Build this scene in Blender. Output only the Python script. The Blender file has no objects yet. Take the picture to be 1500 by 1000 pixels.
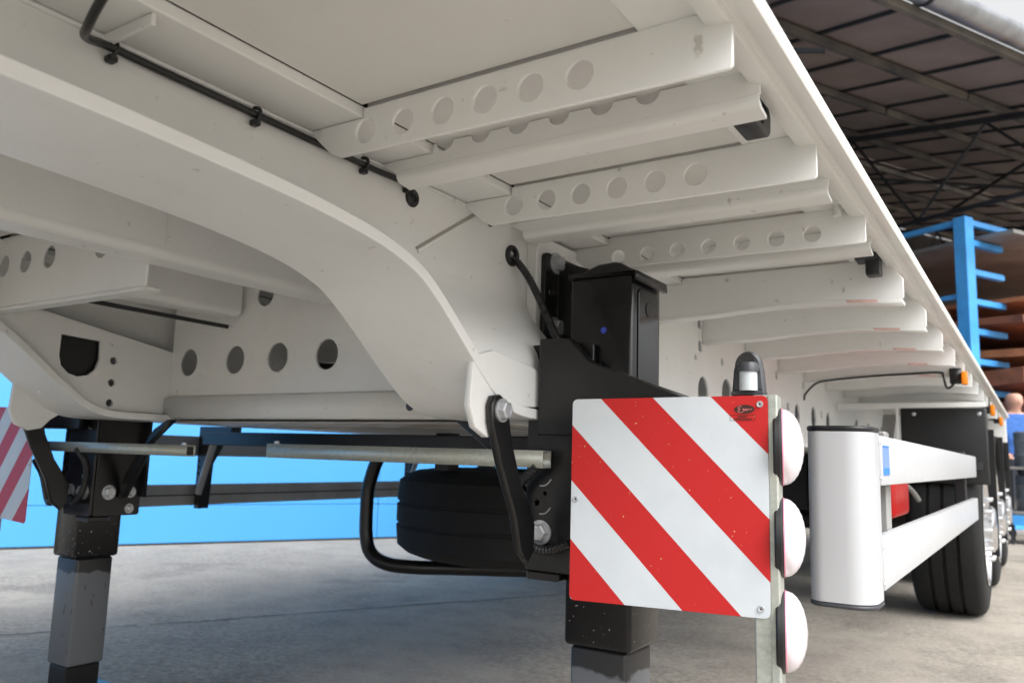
import bpy, bmesh, math, random
from mathutils import Vector, Matrix

random.seed(7)
R_ = math.radians
scene = bpy.context.scene
COL = scene.collection

# ---------------------------------------------------------------- camera
cam_d = bpy.data.cameras.new('camera')
cam = bpy.data.objects.new('camera', cam_d)
COL.objects.link(cam)
right = Vector((0.83852375, 0.54406063, 0.0295964))
up = Vector((0.05160984, -0.13338261, 0.98971991))
fwd = Vector((-0.54241529, 0.82837619, 0.13992337))
m = Matrix((right, up, -fwd)).transposed().to_4x4()
m.translation = Vector((0, 0, 0.76))
cam.matrix_world = m
cam_d.sensor_width = 36.0
cam_d.lens = 28.32
cam_d.clip_start = 0.02
cam_d.clip_end = 600
cam_d.dof.use_dof = True
cam_d.dof.focus_distance = 1.42
cam_d.dof.aperture_fstop = 5.6
scene.camera = cam

# ---------------------------------------------------------------- sky, sun, exposure
SUN_EL, SUN_AZ = R_(48), R_(112)          # azimuth measured from +Y towards +X
world = bpy.data.worlds.new('World')
scene.world = world
world.use_nodes = True
nt = world.node_tree
nt.nodes.clear()
wo = nt.nodes.new('ShaderNodeOutputWorld')
bg = nt.nodes.new('ShaderNodeBackground')
sky = nt.nodes.new('ShaderNodeTexSky')
sky.sky_type = 'NISHITA'
sky.sun_disc = False
sky.sun_elevation = SUN_EL
sky.sun_rotation = SUN_AZ
sky.dust_density = 6.0
sky.ozone_density = 1.0
hs = nt.nodes.new('ShaderNodeHueSaturation')
hs.inputs['Saturation'].default_value = 0.06
nt.links.new(sky.outputs[0], hs.inputs['Color'])
nt.links.new(hs.outputs[0], bg.inputs[0])
bg.inputs[1].default_value = 0.15
nt.links.new(bg.outputs[0], wo.inputs[0])

sd = bpy.data.lights.new('sun', 'SUN')
sd.energy = 0.5
sd.angle = R_(70)
sd.color = (1.0, 0.97, 0.92)
sun = bpy.data.objects.new('sun', sd)
COL.objects.link(sun)
sdir = Vector((math.sin(SUN_AZ) * math.cos(SUN_EL), math.cos(SUN_AZ) * math.cos(SUN_EL), math.sin(SUN_EL)))
sun.rotation_euler = sdir.to_track_quat('Z', 'Y').to_euler()

vs = scene.view_settings
vs.view_transform = 'Standard'
vs.look = 'None'
vs.gamma = 1.0
vs.use_curve_mapping = False
vs.exposure = 1.1

# ---------------------------------------------------------------- materials
def N(nt, typ, **kw):
    n = nt.nodes.new(typ)
    for k, v in kw.items():
        setattr(n, k, v)
    return n

def mix(nt, fac, a, b):
    n = nt.nodes.new('ShaderNodeMix')
    n.data_type = 'RGBA'
    for sock, val in ((n.inputs[0], fac), (n.inputs[6], a), (n.inputs[7], b)):
        if hasattr(val, 'links') or isinstance(val, bpy.types.NodeSocket):
            nt.links.new(val, sock)
        elif isinstance(val, (int, float)):
            sock.default_value = val
        else:
            sock.default_value = (*val, 1)
    return n.outputs[2]

def ramp(nt, fac, p0, p1):
    n = nt.nodes.new('ShaderNodeMapRange')
    n.inputs[1].default_value = p0
    n.inputs[2].default_value = p1
    nt.links.new(fac, n.inputs[0])
    return n.outputs[0]

def noise(nt, vec, scale, detail=4, rough=.55):
    n = nt.nodes.new('ShaderNodeTexNoise')
    n.inputs['Scale'].default_value = scale
    n.inputs['Detail'].default_value = detail
    n.inputs['Roughness'].default_value = rough
    nt.links.new(vec, n.inputs['Vector'])
    return n.outputs[0]

def base_mat(name):
    mt = bpy.data.materials.new(name)
    mt.use_nodes = True
    nt = mt.node_tree
    b = nt.nodes['Principled BSDF']
    g = nt.nodes.new('ShaderNodeNewGeometry')
    return mt, nt, b, g.outputs['Position']

def mat(name, col, rough=.5, metal=0., var=.08, vscale=6., bump=0., bscale=60., col2=None, spec=None, rvar=.1):
    mt, nt, b, pos = base_mat(name)
    n1 = noise(nt, pos, vscale)
    c2 = col2 if col2 else tuple(c * (1 - 2 * var) for c in col)
    f = ramp(nt, n1, .35, .7)
    nt.links.new(mix(nt, f, col, c2), b.inputs['Base Color'])
    b.inputs['Metallic'].default_value = metal
    n2 = noise(nt, pos, vscale * 3.1)
    rr = nt.nodes.new('ShaderNodeMapRange')
    rr.inputs[3].default_value = max(.02, rough - rvar)
    rr.inputs[4].default_value = min(1, rough + rvar)
    nt.links.new(n2, rr.inputs[0])
    nt.links.new(rr.outputs[0], b.inputs['Roughness'])
    if spec is not None:
        b.inputs['Specular IOR Level'].default_value = spec
    if bump:
        bn = nt.nodes.new('ShaderNodeBump')
        bn.inputs['Strength'].default_value = bump
        bn.inputs['Distance'].default_value = .01
        nt.links.new(noise(nt, pos, bscale, 5, .6), bn.inputs['Height'])
        nt.links.new(bn.outputs[0], b.inputs['Normal'])
    return mt

def white_paint(name, col, dirt):
    mt, nt, b, pos = base_mat(name)
    f1 = ramp(nt, noise(nt, pos, 3.0, 5), .38, .72)
    c = mix(nt, f1, col, tuple(x * .94 for x in col))
    # small scuffs and specks of dirt
    f2 = ramp(nt, noise(nt, pos, 42, 3, .5), .70, .76)
    mp = nt.nodes.new('ShaderNodeMath'); mp.operation = 'MULTIPLY'; mp.inputs[1].default_value = dirt
    nt.links.new(f2, mp.inputs[0])
    c = mix(nt, mp.outputs[0], c, (.33, .30, .25))
    # dust film
    f3 = ramp(nt, noise(nt, pos, 11, 6, .65), .5, .8)
    m3 = nt.nodes.new('ShaderNodeMath'); m3.operation = 'MULTIPLY'; m3.inputs[1].default_value = .18
    nt.links.new(f3, m3.inputs[0])
    c = mix(nt, m3.outputs[0], c, (.60, .57, .50))
    nt.links.new(c, b.inputs['Base Color'])
    rr = nt.nodes.new('ShaderNodeMapRange')
    rr.inputs[3].default_value = .28; rr.inputs[4].default_value = .5
    nt.links.new(noise(nt, pos, 9, 4), rr.inputs[0])
    nt.links.new(rr.outputs[0], b.inputs['Roughness'])
    bn = nt.nodes.new('ShaderNodeBump')
    bn.inputs['Strength'].default_value = .06; bn.inputs['Distance'].default_value = .01
    nt.links.new(noise(nt, pos, 25, 3), bn.inputs['Height'])
    nt.links.new(bn.outputs[0], b.inputs['Normal'])
    return mt

M = {}
M['white'] = white_paint('white chassis paint', (.775, .782, .768), .55)
M['panel'] = white_paint('grey white floor panel', (.70, .695, .675), .3)
M['rail'] = white_paint('white side rail', (.78, .778, .75), .6)
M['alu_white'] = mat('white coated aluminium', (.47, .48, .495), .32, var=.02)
M['dark_void'] = mat('dark gap', (.03, .028, .025), .8)
M['ply'] = mat('brown deck boards', (.12, .08, .05), .7, var=.2)
M['black'] = mat('black satin paint', (.0065, .0065, .007), .32, var=.2, vscale=14, bump=.04)
M['black_gloss'] = mat('glossy black paint', (.006, .006, .008), .07, var=.1, bump=.02, bscale=18)
M['plastic'] = mat('black plastic', (.010, .0105, .012), .42, var=.15)
M['greyplastic'] = mat('charcoal plastic', (.045, .048, .056), .45, var=.1)
M['rubber'] = mat('tyre rubber', (.006, .006, .0065), .85, var=.25, vscale=20, bump=.1)
M['cable'] = mat('black cable sheath', (.012, .012, .013), .38)
M['bolt'] = mat('zinc plated bolt', (.60, .62, .65), .35, .6, var=.15, vscale=60)
M['alu'] = mat('polished aluminium', (.82, .83, .85), .2, 1.0, var=.04)
M['red'] = mat('red plastic', (.62, .015, .012), .4, var=.05)
M['amber'] = mat('amber lens', (.85, .25, .01), .15, var=.05)
M['pinkmark'] = mat('pale red mark', (.80, .50, .45), .5, var=.15, vscale=40)  # pale red strip low on the front of some outriggers
M['skin'] = mat('skin', (.55, .30, .22), .55, var=.05)
M['shirt'] = mat('blue work shirt', (.05, .16, .50), .85, var=.15, vscale=25)
M['trousers'] = mat('dark trousers', (.03, .035, .05), .9, var=.15)
M['rackblue'] = mat('blue rack paint', (.06, .36, .85), .42, var=.12, vscale=4)
M['rust'] = mat('rusty steel', (.30, .10, .045), .85, var=.3, vscale=3, bump=.3, bscale=25, col2=(.12, .045, .025))
M['rust2'] = mat('orange rust steel', (.55, .22, .09), .85, var=.3, vscale=4, bump=.3, bscale=25, col2=(.28, .11, .05))
M['greysheet'] = mat('dull grey steel sheet', (.30, .29, .28), .55, .3, var=.2, vscale=2)
M['brownsheet'] = mat('brown roof sheet', (.27, .218, .205), .7, var=.15, vscale=1.2)
M['darksteel'] = mat('dark steel truss', (.030, .034, .042), .6, .2, var=.2)
M['purlin'] = mat('weathered timber purlin', (.16, .14, .12), .8, var=.45, vscale=1.7, col2=(.05, .05, .055))
M['gutter'] = mat('zinc gutter', (.42, .44, .47), .38, .75, var=.2, vscale=3)
M['shedwall'] = mat('dark shed wall', (.06, .055, .055), .85, var=.3, vscale=.8)
M['bluewall'] = mat('sky blue wall sheet', (.06, .31, .68), .5, var=.03, vscale=.7)
M['darkbase'] = mat('dark wall base', (.06, .055, .05), .8)
M['drum'] = mat('grey drum', (.14, .16, .18), .45, var=.2)
M['blueprint'] = mat('blue print', (.03, .22, .70), .4, var=.02)
M['palebl'] = mat('pale blue print', (.18, .30, .66), .4, var=.08, vscale=120)
M['bluedot'] = mat('blue dot', (.03, .06, .42), .5)
M['ink'] = mat('dark brown print', (.045, .012, .008), .5)
M['inkred'] = mat('light red print', (.55, .16, .15), .5)
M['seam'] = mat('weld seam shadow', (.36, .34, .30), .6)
M['hanger'] = mat('grey rail aluminium', (.34, .335, .325), .45, .2, var=.12)
M['greypaint'] = mat('grey primer', (.17, .18, .195), .55, var=.2, vscale=12)

def galv():
    mt, nt, b, pos = base_mat('galvanised steel')
    v = nt.nodes.new('ShaderNodeTexVoronoi'); v.inputs['Scale'].default_value = 130
    nt.links.new(pos, v.inputs['Vector'])
    f = ramp(nt, v.outputs['Distance'], 0, .8)
    c = mix(nt, f, (.52, .55, .50), (.40, .43, .40))
    f2 = ramp(nt, noise(nt, pos, 9, 5), .4, .7)
    c = mix(nt, f2, c, (.47, .48, .42))
    nt.links.new(c, b.inputs['Base Color'])
    b.inputs['Metallic'].default_value = .55
    b.inputs['Roughness'].default_value = .42
    return mt
M['galv'] = galv()

def leg_inner():
    # black above, grey primer with a ragged paint edge below, dark wear marks
    mt, nt, b, pos = base_mat('leg inner tube paint')
    sx = nt.nodes.new('ShaderNodeSeparateXYZ'); nt.links.new(pos, sx.inputs[0])
    ns = noise(nt, pos, 22, 4)
    ad = nt.nodes.new('ShaderNodeMath'); ad.operation = 'MULTIPLY_ADD'; ad.inputs[1].default_value = .05
    nt.links.new(ns, ad.inputs[0]); nt.links.new(sx.outputs[2], ad.inputs[2])
    f = ramp(nt, ad.outputs[0], .392, .398)
    st = nt.nodes.new('ShaderNodeMapping'); st.inputs['Scale'].default_value = (1.6, 1.6, .7)
    nt.links.new(pos, st.inputs[0])
    w = ramp(nt, noise(nt, st.outputs[0], 24, 3), .62, .66)
    g = mix(nt, w, (.115, .123, .135), (.05, .053, .058))
    nt.links.new(mix(nt, f, g, (.014, .014, .015)), b.inputs['Base Color'])
    b.inputs['Roughness'].default_value = .4
    return mt
M['leg_inner'] = leg_inner()

def leg_outer():
    mt, nt, b, pos = base_mat('leg tube black paint with specks')
    sp = ramp(nt, noise(nt, pos, 150, 2, .4), .735, .76)
    sx = nt.nodes.new('ShaderNodeSeparateXYZ'); nt.links.new(pos, sx.inputs[0])
    lo = ramp(nt, sx.outputs[2], .62, .52)
    mm = nt.nodes.new('ShaderNodeMath'); mm.operation = 'MULTIPLY'
    nt.links.new(sp, mm.inputs[0]); nt.links.new(lo, mm.inputs[1])
    nt.links.new(mix(nt, mm.outputs[0], (.006, .006, .007), (.5, .5, .48)), b.inputs['Base Color'])
    b.inputs['Roughness'].default_value = .16
    b.inputs['Specular IOR Level'].default_value = .4
    bn = nt.nodes.new('ShaderNodeBump'); bn.inputs['Strength'].default_value = .05; bn.inputs['Distance'].default_value = .01
    nt.links.new(noise(nt, pos, 14, 2), bn.inputs['Height']); nt.links.new(bn.outputs[0], b.inputs['Normal'])
    return mt
M['leg_outer'] = leg_outer()

def stripes():
    # 45 degree red and white reflective print, in the plate's own coordinates (0..1)
    mt, nt, b, pos = base_mat('red and white reflective stripes')
    tc = nt.nodes.new('ShaderNodeTexCoord')
    sx = nt.nodes.new('ShaderNodeSeparateXYZ'); nt.links.new(tc.outputs['UV'], sx.inputs[0])
    a = nt.nodes.new('ShaderNodeMath'); a.operation = 'SUBTRACT'
    nt.links.new(sx.outputs[0], a.inputs[0]); nt.links.new(sx.outputs[1], a.inputs[1])
    a2 = nt.nodes.new('ShaderNodeMath'); a2.operation = 'MULTIPLY_ADD'
    a2.inputs[1].default_value = 1 / .570; a2.inputs[2].default_value = -.159 / .570 + 4
    nt.links.new(a.outputs[0], a2.inputs[0])
    fr = nt.nodes.new('ShaderNodeMath'); fr.operation = 'FRACT'; nt.links.new(a2.outputs[0], fr.inputs[0])
    lt = nt.nodes.new('ShaderNodeMath'); lt.operation = 'LESS_THAN'; lt.inputs[1].default_value = .49
    nt.links.new(fr.outputs[0], lt.inputs[0])
    spk = ramp(nt, noise(nt, pos, 170, 2, .4), .74, .77)
    red = mix(nt, spk, (.47, .018, .018), (.6, .4, .2))
    wht = mix(nt, ramp(nt, noise(nt, pos, 14, 4), .4, .75), (.57, .61, .645), (.52, .56, .60))
    nt.links.new(mix(nt, lt.outputs[0], wht, red), b.inputs['Base Color'])
    b.inputs['Roughness'].default_value = .5
    b.inputs['Specular IOR Level'].default_value = .3
    return mt
M['stripes'] = stripes()

def lens():
    mt, nt, b, pos = base_mat('white lamp lens')
    b.inputs['Base Color'].default_value = (.74, .68, .715, 1)
    b.inputs['Roughness'].default_value = .12
    b.inputs['Coat Weight'].default_value = .5
    return mt
M['lens'] = lens()
M['palelens'] = mat('pale grey lens', (.50, .55, .57), .2, var=.03)
M['lensrim'] = mat('pink lens rim', (.85, .30, .42), .2, var=.02)

def ground_mat():
    mt, nt, b, pos = base_mat('worn concrete')
    n1 = ramp(nt, noise(nt, pos, .55, 6, .6), .35, .68)
    c = mix(nt, n1, (.41, .368, .312), (.29, .26, .222))
    n2 = ramp(nt, noise(nt, pos, 5, 6, .65), .45, .75)
    h = nt.nodes.new('ShaderNodeMath'); h.operation = 'MULTIPLY'; h.inputs[1].default_value = .6
    nt.links.new(n2, h.inputs[0])
    c = mix(nt, h.outputs[0], c, (.17, .156, .138))
    st = ramp(nt, noise(nt, pos, 1.9, 4, .55), .58, .68)            # oil and water stains
    h2 = nt.nodes.new('ShaderNodeMath'); h2.operation = 'MULTIPLY'; h2.inputs[1].default_value = .55
    nt.links.new(st, h2.inputs[0])
    c = mix(nt, h2.outputs[0], c, (.12, .11, .10))
    n4 = ramp(nt, noise(nt, pos, 30, 5, .8), .44, .58)
    h4 = nt.nodes.new('ShaderNodeMath'); h4.operation = 'MULTIPLY'; h4.inputs[1].default_value = .62
    pm = ramp(nt, noise(nt, pos, .9, 3, .6), .42, .60)
    pq = nt.nodes.new('ShaderNodeMath'); pq.operation = 'MULTIPLY'
    nt.links.new(n4, pq.inputs[0]); nt.links.new(pm, pq.inputs[1])
    nt.links.new(pq.outputs[0], h4.inputs[0])
    c = mix(nt, h4.outputs[0], c, (.13, .118, .10))
    n3 = ramp(nt, noise(nt, pos, 48, 5, .8), .46, .60)
    h3 = nt.nodes.new('ShaderNodeMath'); h3.operation = 'MULTIPLY'; h3.inputs[1].default_value = .38
    nt.links.new(n3, h3.inputs[0])
    c = mix(nt, h3.outputs[0], c, (.50, .455, .395))
    nt.links.new(c, b.inputs['Base Color'])
    b.inputs['Roughness'].default_value = .85
    bn = nt.nodes.new('ShaderNodeBump'); bn.inputs['Strength'].default_value = .9; bn.inputs['Distance'].default_value = .01
    nt.links.new(noise(nt, pos, 38, 6, .8), bn.inputs['Height']); nt.links.new(bn.outputs[0], b.inputs['Normal'])
    return mt
M['ground'] = ground_mat()

# ---------------------------------------------------------------- helpers
XC = -1.597                 # trailer centre line
MIR = False                 # build mirrored about the centre line

def finish(name, bm, mt, parent=None, smooth=False, angle=None):
    if MIR:
        for v in bm.verts:
            v.co.x = 2 * XC - v.co.x
    bmesh.ops.recalc_face_normals(bm, faces=bm.faces[:])
    me = bpy.data.meshes.new(name)
    bm.to_mesh(me)
    bm.free()
    me.materials.append(M[mt] if isinstance(mt, str) else mt)
    if smooth:
        for p in me.polygons:
            p.use_smooth = True
        if angle:
            try:
                me.set_sharp_from_angle(angle=R_(angle))
            except Exception:
                pass
    return link(name, me, parent)

def link(name, me, parent=None):
    o = bpy.data.objects.new(name, me)
    COL.objects.link(o)
    if parent is not None:
        setpar(o, parent)
    return o

def wloc(o):
    v = Vector(o.location)
    if o.parent:
        v = v + wloc(o.parent) + o.matrix_parent_inverse.translation
    return v

def setpar(o, p):
    o.parent = p
    o.matrix_parent_inverse = Matrix.Translation(-wloc(p))

def thing(name, label, cat, loc=(0, 0, 0), group=None):
    o = bpy.data.objects.new(name, None)
    COL.objects.link(o)
    o.location = loc
    o.empty_display_size = .1
    return tag(o, label, cat, group)

def tag(o, label, cat, group=None):
    o['label'] = label
    o['category'] = cat
    if group:
        o['group'] = group
    return o

def structure(o):
    o['kind'] = 'structure'
    return o

def dup(o, d, parent=None):
    c = o.copy()
    COL.objects.link(c)
    if parent is not None:
        c.parent = parent
        c.matrix_parent_inverse = o.matrix_parent_inverse.copy()
    c.location = Vector(o.location) + Vector(d)
    for ch in list(o.children):
        k = ch.copy()
        COL.objects.link(k)
        k.parent = c
        k.matrix_parent_inverse = ch.matrix_parent_inverse.copy()
    return c

def box(name, x, y, z, mt, parent=None, bev=.0015, seg=1):
    bm = bmesh.new()
    bmesh.ops.create_cube(bm, size=1)
    for v in bm.verts:
        v.co = Vector((x[0] if v.co.x < 0 else x[1], y[0] if v.co.y < 0 else y[1], z[0] if v.co.z < 0 else z[1]))
    if bev:
        bmesh.ops.bevel(bm, geom=bm.edges[:] + bm.verts[:], offset=bev, segments=seg, profile=.5, affect='EDGES', clamp_overlap=True)
    return finish(name, bm, mt, parent, seg > 1, 40)

def boxr(name, size, mat4, mt, parent=None, bev=.003):
    bm = bmesh.new()
    bmesh.ops.create_cube(bm, size=1)
    for v in bm.verts:
        v.co = Vector((v.co.x * size[0], v.co.y * size[1], v.co.z * size[2]))
    if bev:
        bmesh.ops.bevel(bm, geom=bm.edges[:] + bm.verts[:], offset=bev, segments=1, affect='EDGES', clamp_overlap=True)
    bmesh.ops.transform(bm, matrix=mat4, verts=bm.verts[:])
    return finish(name, bm, mt, parent)

def circ(a, b, r, n=24, ry=None):
    return [(a + r * math.cos(2 * math.pi * i / n), b + (ry or r) * math.sin(2 * math.pi * i / n)) for i in range(n)]

def rrect(x0, x1, y0, y1, r, n=6):
    out = []
    rs = r if isinstance(r, (tuple, list)) else (r,) * 4
    for (cx, cy, a0), q in zip(((x1, y1, 0), (x0, y1, 90), (x0, y0, 180), (x1, y0, 270)), rs):
        sx = -1 if cx == x1 else 1
        sy = -1 if cy == y1 else 1
        for i in range(n + 1):
            a = R_(a0 + 90 * i / n)
            out.append((cx + sx * q + q * math.cos(a), cy + sy * q + q * math.sin(a)))
    return out

def plate(name, pts, plane, off, th, mt, parent=None, holes=(), bev=.0012, smooth=False, mat4=None):
    """polygon with holes, extruded from off to off+th along the plane's axis (real geometry, real openings)"""
    cu = bpy.data.curves.new('tmp', 'CURVE')
    cu.dimensions = '2D'
    cu.fill_mode = 'BOTH'
    cu.extrude = max(abs(th) / 2 - bev, 0)
    cu.bevel_depth = bev
    cu.bevel_resolution = 0 if bev else 0
    cu.offset = -bev
    for lp in [pts] + list(holes):
        s = cu.splines.new('POLY')
        s.points.add(len(lp) - 1)
        for p, q in zip(s.points, lp):
            p.co = (q[0], q[1], 0, 1)
        s.use_cyclic_u = True
    o = bpy.data.objects.new('tmp', cu)
    COL.objects.link(o)
    dg = bpy.context.evaluated_depsgraph_get()
    me = bpy.data.meshes.new_from_object(o.evaluated_get(dg))
    bm = bmesh.new()
    bm.from_mesh(me)
    bpy.data.objects.remove(o)
    bpy.data.curves.remove(cu)
    bpy.data.meshes.remove(me)
    bmesh.ops.remove_doubles(bm, verts=bm.verts[:], dist=1e-5)
    c = off + th / 2
    for v in bm.verts:
        a, b, k = v.co
        if plane == 'X':
            v.co = Vector((c + k, a, b))
        elif plane == 'Y':
            v.co = Vector((a, c + k, b))
        else:
            v.co = Vector((a, b, c + k))
    if mat4 is not None:
        bmesh.ops.transform(bm, matrix=mat4, verts=bm.verts[:])
    return finish(name, bm, mt, parent, smooth, 35)

def catmull(pts, n=8):
    P = [Vector(p) for p in pts]
    P = [P[0] * 2 - P[1]] + P + [P[-1] * 2 - P[-2]]
    out = []
    for i in range(1, len(P) - 2):
        p0, p1, p2, p3 = P[i - 1:i + 3]
        for k in range(n):
            t = k / n
            out.append(.5 * (2 * p1 + (p2 - p0) * t + (2 * p0 - 5 * p1 + 4 * p2 - p3) * t * t + (3 * p1 - p0 - 3 * p2 + p3) * t ** 3))
    out.append(P[-2])
    return out

def tube(name, pts, r, mt, parent=None, n=8, seg=5, ribs=0, straight=False):
    P = [Vector(p) for p in pts] if straight else catmull(pts, n)
    if ribs:
        L = [0]
        for a, b in zip(P, P[1:]):
            L.append(L[-1] + (b - a).length)
        Q = []
        k = 0
        for i in range(ribs * 4 + 1):
            d = L[-1] * i / (ribs * 4)
            while k < len(L) - 2 and L[k + 1] < d:
                k += 1
            Q.append(P[k].lerp(P[k + 1], min(1, (d - L[k]) / max(1e-9, L[k + 1] - L[k]))))
        P = Q
    cu = bpy.data.curves.new('tmp', 'CURVE')
    cu.dimensions = '3D'
    cu.bevel_depth = r
    cu.bevel_resolution = seg
    cu.use_fill_caps = True
    s = cu.splines.new('POLY')
    s.points.add(len(P) - 1)
    for i, (p, q) in enumerate(zip(s.points, P)):
        p.co = (*q, 1)
        if ribs:
            p.radius = 1.0 if i % 4 < 2 else .8
    o = bpy.data.objects.new('tmp', cu)
    COL.objects.link(o)
    dg = bpy.context.evaluated_depsgraph_get()
    me = bpy.data.meshes.new_from_object(o.evaluated_get(dg))
    bm = bmesh.new()
    bm.from_mesh(me)
    bpy.data.objects.remove(o)
    bpy.data.curves.remove(cu)
    bpy.data.meshes.remove(me)
    return finish(name, bm, mt, parent, True, 50)

def lathe(name, prof, centre, axis, mt, parent=None, seg=40, angle=35, closed=False):
    """prof: list of (radius, distance along axis)"""
    bm = bmesh.new()
    az = Vector(axis).normalized()
    ax = az.orthogonal().normalized()
    ay = az.cross(ax)
    c = Vector(centre)
    rings = []
    for r, h in prof:
        if r < 1e-6:
            rings.append([bm.verts.new(c + az * h)])
        else:
            rings.append([bm.verts.new(c + az * h + (ax * math.cos(2 * math.pi * i / seg) + ay * math.sin(2 * math.pi * i / seg)) * r) for i in range(seg)])
    prs = list(zip(rings, rings[1:]))
    if closed:
        prs.append((rings[-1], rings[0]))
    for a, b in prs:
        if len(a) == 1 and len(b) == 1:
            continue
        for i in range(seg):
            j = (i + 1) % seg
            if len(a) == 1:
                bm.faces.new((a[0], b[j], b[i]))
            elif len(b) == 1:
                bm.faces.new((a[i], a[j], b[0]))
            else:
                bm.faces.new((a[i], a[j], b[j], b[i]))
    return finish(name, bm, mt, parent, True, angle)

def bolt(centre, axis, parent, r=.0125, name='bolt'):
    """hexagon bolt: washer, hex head with chamfer"""
    bm = bmesh.new()
    az = Vector(axis).normalized()
    ax = az.orthogonal().normalized()
    ay = az.cross(ax)
    c = Vector(centre)
    def ring(n, rr, h, a0=0):
        return [bm.verts.new(c + az * h + (ax * math.cos(2 * math.pi * i / n + a0) + ay * math.sin(2 * math.pi * i / n + a0)) * rr) for i in range(n)]
    def bridge(a, b):
        for i in range(len(a)):
            j = (i + 1) % len(a)
            bm.faces.new((a[i], a[j], b[j], b[i]))
    w = [ring(24, r * 1.45, 0), ring(24, r * 1.45, r * .25), ring(24, r * .6, r * .26)]
    bridge(w[0], w[1]); bridge(w[1], w[2])
    h = [ring(6, r * 1.08, r * .2, .3), ring(6, r * 1.08, r * .95, .3), ring(6, r * .92, r * 1.1, .3), ring(6, r * .6, r * 1.1, .3)]
    bridge(h[0], h[1]); bridge(h[1], h[2]); bridge(h[2], h[3])
    top = ring(6, r * .55, r * 1.05, .3)
    bridge(h[3], top)
    bm.faces.new(top)
    return finish(name, bm, 'bolt', parent)

# ================================================================ THE SETTING
# ---------------------------------------------------------------- ground
bm = bmesh.new()
bmesh.ops.create_grid(bm, x_segments=8, y_segments=8, size=150)
ground = structure(finish('ground', bm, 'ground'))
# worn expansion joint: a thin dirty strip with an uneven edge
def joint(p0, p1, w, n=70):
    bm = bmesh.new()
    p0, p1 = Vector(p0), Vector(p1)
    d = (p1 - p0); s = Vector((-d.y, d.x, 0)).normalized()
    prev = None
    wob = 0
    for i in range(n + 1):
        wob = wob * .8 + random.uniform(-1, 1) * .006
        c = p0 + d * i / n + s * wob
        ww = w * random.uniform(.25, 1)
        a, b = bm.verts.new(c + s * ww + Vector((0, 0, .004))), bm.verts.new(c - s * ww + Vector((0, 0, .004)))
        if prev:
            bm.faces.new((prev[0], a, b, prev[1]))
        prev = (a, b)
    return finish('joint', bm, 'darkbase', ground)
joint((-3.216, 2.165, 0), (-2.05, 4.53, 0), .009)
joint((-3.24, 2.12, 0), (-4.6, -.6, 0), .006)

# ---------------------------------------------------------------- blue building on the left
bang = R_(26)
bu = Vector((math.sin(bang), math.cos(bang), 0))
bv = Vector((-bu.y, bu.x, 0))               # away from the yard
bp = Vector((-6.142, 2.917, 0))
def bframe(o=Vector((0, 0, 0))):
    mm = Matrix((bu, bv, Vector((0, 0, 1)))).transposed().to_4x4()
    mm.translation = bp + o
    return mm
bb = thing('blue_building', 'long hall with sky blue sheet wall beyond the trailer', 'building', bp)
def bbox(name, x, y, z, mt, parent, bev=.003):
    mm = bframe() @ Matrix.Translation(((x[0] + x[1]) / 2, (y[0] + y[1]) / 2, (z[0] + z[1]) / 2))
    return boxr(name, (x[1] - x[0], y[1] - y[0], z[1] - z[0]), mm, mt, parent, bev)
bbox('wall_core', (-14, 7.0), (.06, 6), (.0, 3.4), 'bluewall', bb, 0)
bbox('base_strip', (-14, 7.0), (.012, .06), (0, .014), 'darkbase', bb, 0)
for i in range(5):
    for k, (z0, z1) in enumerate(((.0145, .30), (.303, 1.53), (1.533, 2.83), (2.833, 3.4))):
        bbox('wall_panel', (-14 + i * 4.2, -14 + i * 4.2 + 4.197), (0, .058), (z0, z1), 'bluewall', bb, .004)
bbox('roof', (-14.3, 7.3), (-.25, 6.2), (3.4, 3.55), 'brownsheet', bb, .01)

# ---------------------------------------------------------------- open shed on the right, behind the trailer
sang = R_(28.5)
su = Vector((math.sin(sang), math.cos(sang), 0))
sv = Vector((-su.y, su.x, 0))               # from the gutter into the shed
sp = Vector((-.925, 8.567, 0))
SL = .21
def sm(x, y, z=0):                          # shed coordinates: along gutter, into shed, up
    return sp + su * x + sv * y + Vector((0, 0, z))
shed = thing('open_shed', 'open storage shed with brown sheet roof on dark steel trusses', 'shed', sm(6, 4))
th = math.atan(SL)
def sbox(name, x, y, z, mt, parent, slope=False, bev=.004):
    c = Vector(((x[0] + x[1]) / 2, (y[0] + y[1]) / 2, (z[0] + z[1]) / 2))
    if slope:
        mm = Matrix((su, sv, Vector((0, 0, 1)))).transposed().to_4x4()
        mm.translation = sm(0, 0, 5.50)
        mm = mm @ Matrix.Rotation(th, 4, 'X') @ Matrix.Translation(c)
    else:
        mm = Matrix((su, sv, Vector((0, 0, 1)))).transposed().to_4x4()
        mm.translation = sp
        mm = mm @ Matrix.Translation(c)
    return boxr(name, (x[1] - x[0], y[1] - y[0], z[1] - z[0]), mm, mt, parent, bev)
x = -7.46
while x < 24:
    for y0 in (.10, 4.9):
        sbox('roof_sheet', (x + .008, x + .942), (y0, y0 + 4.78), (.0, .02 + .006 * random.random()), 'brownsheet', shed, True)
    sbox('roof_rib', (x - .025, x + .025), (.10, 9.6), (-.035, -.002), 'darksteel', shed, True)
    x += .95
for j in range(8):                          # purlins under the sheets
    y = -.05 + j * 1.25
    for x0 in (-7, 3, 13):
        sbox('purlin', (x0, x0 + 9.96), (y, y + .085), (-.13, -.036), 'purlin', shed, True, .006)
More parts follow.
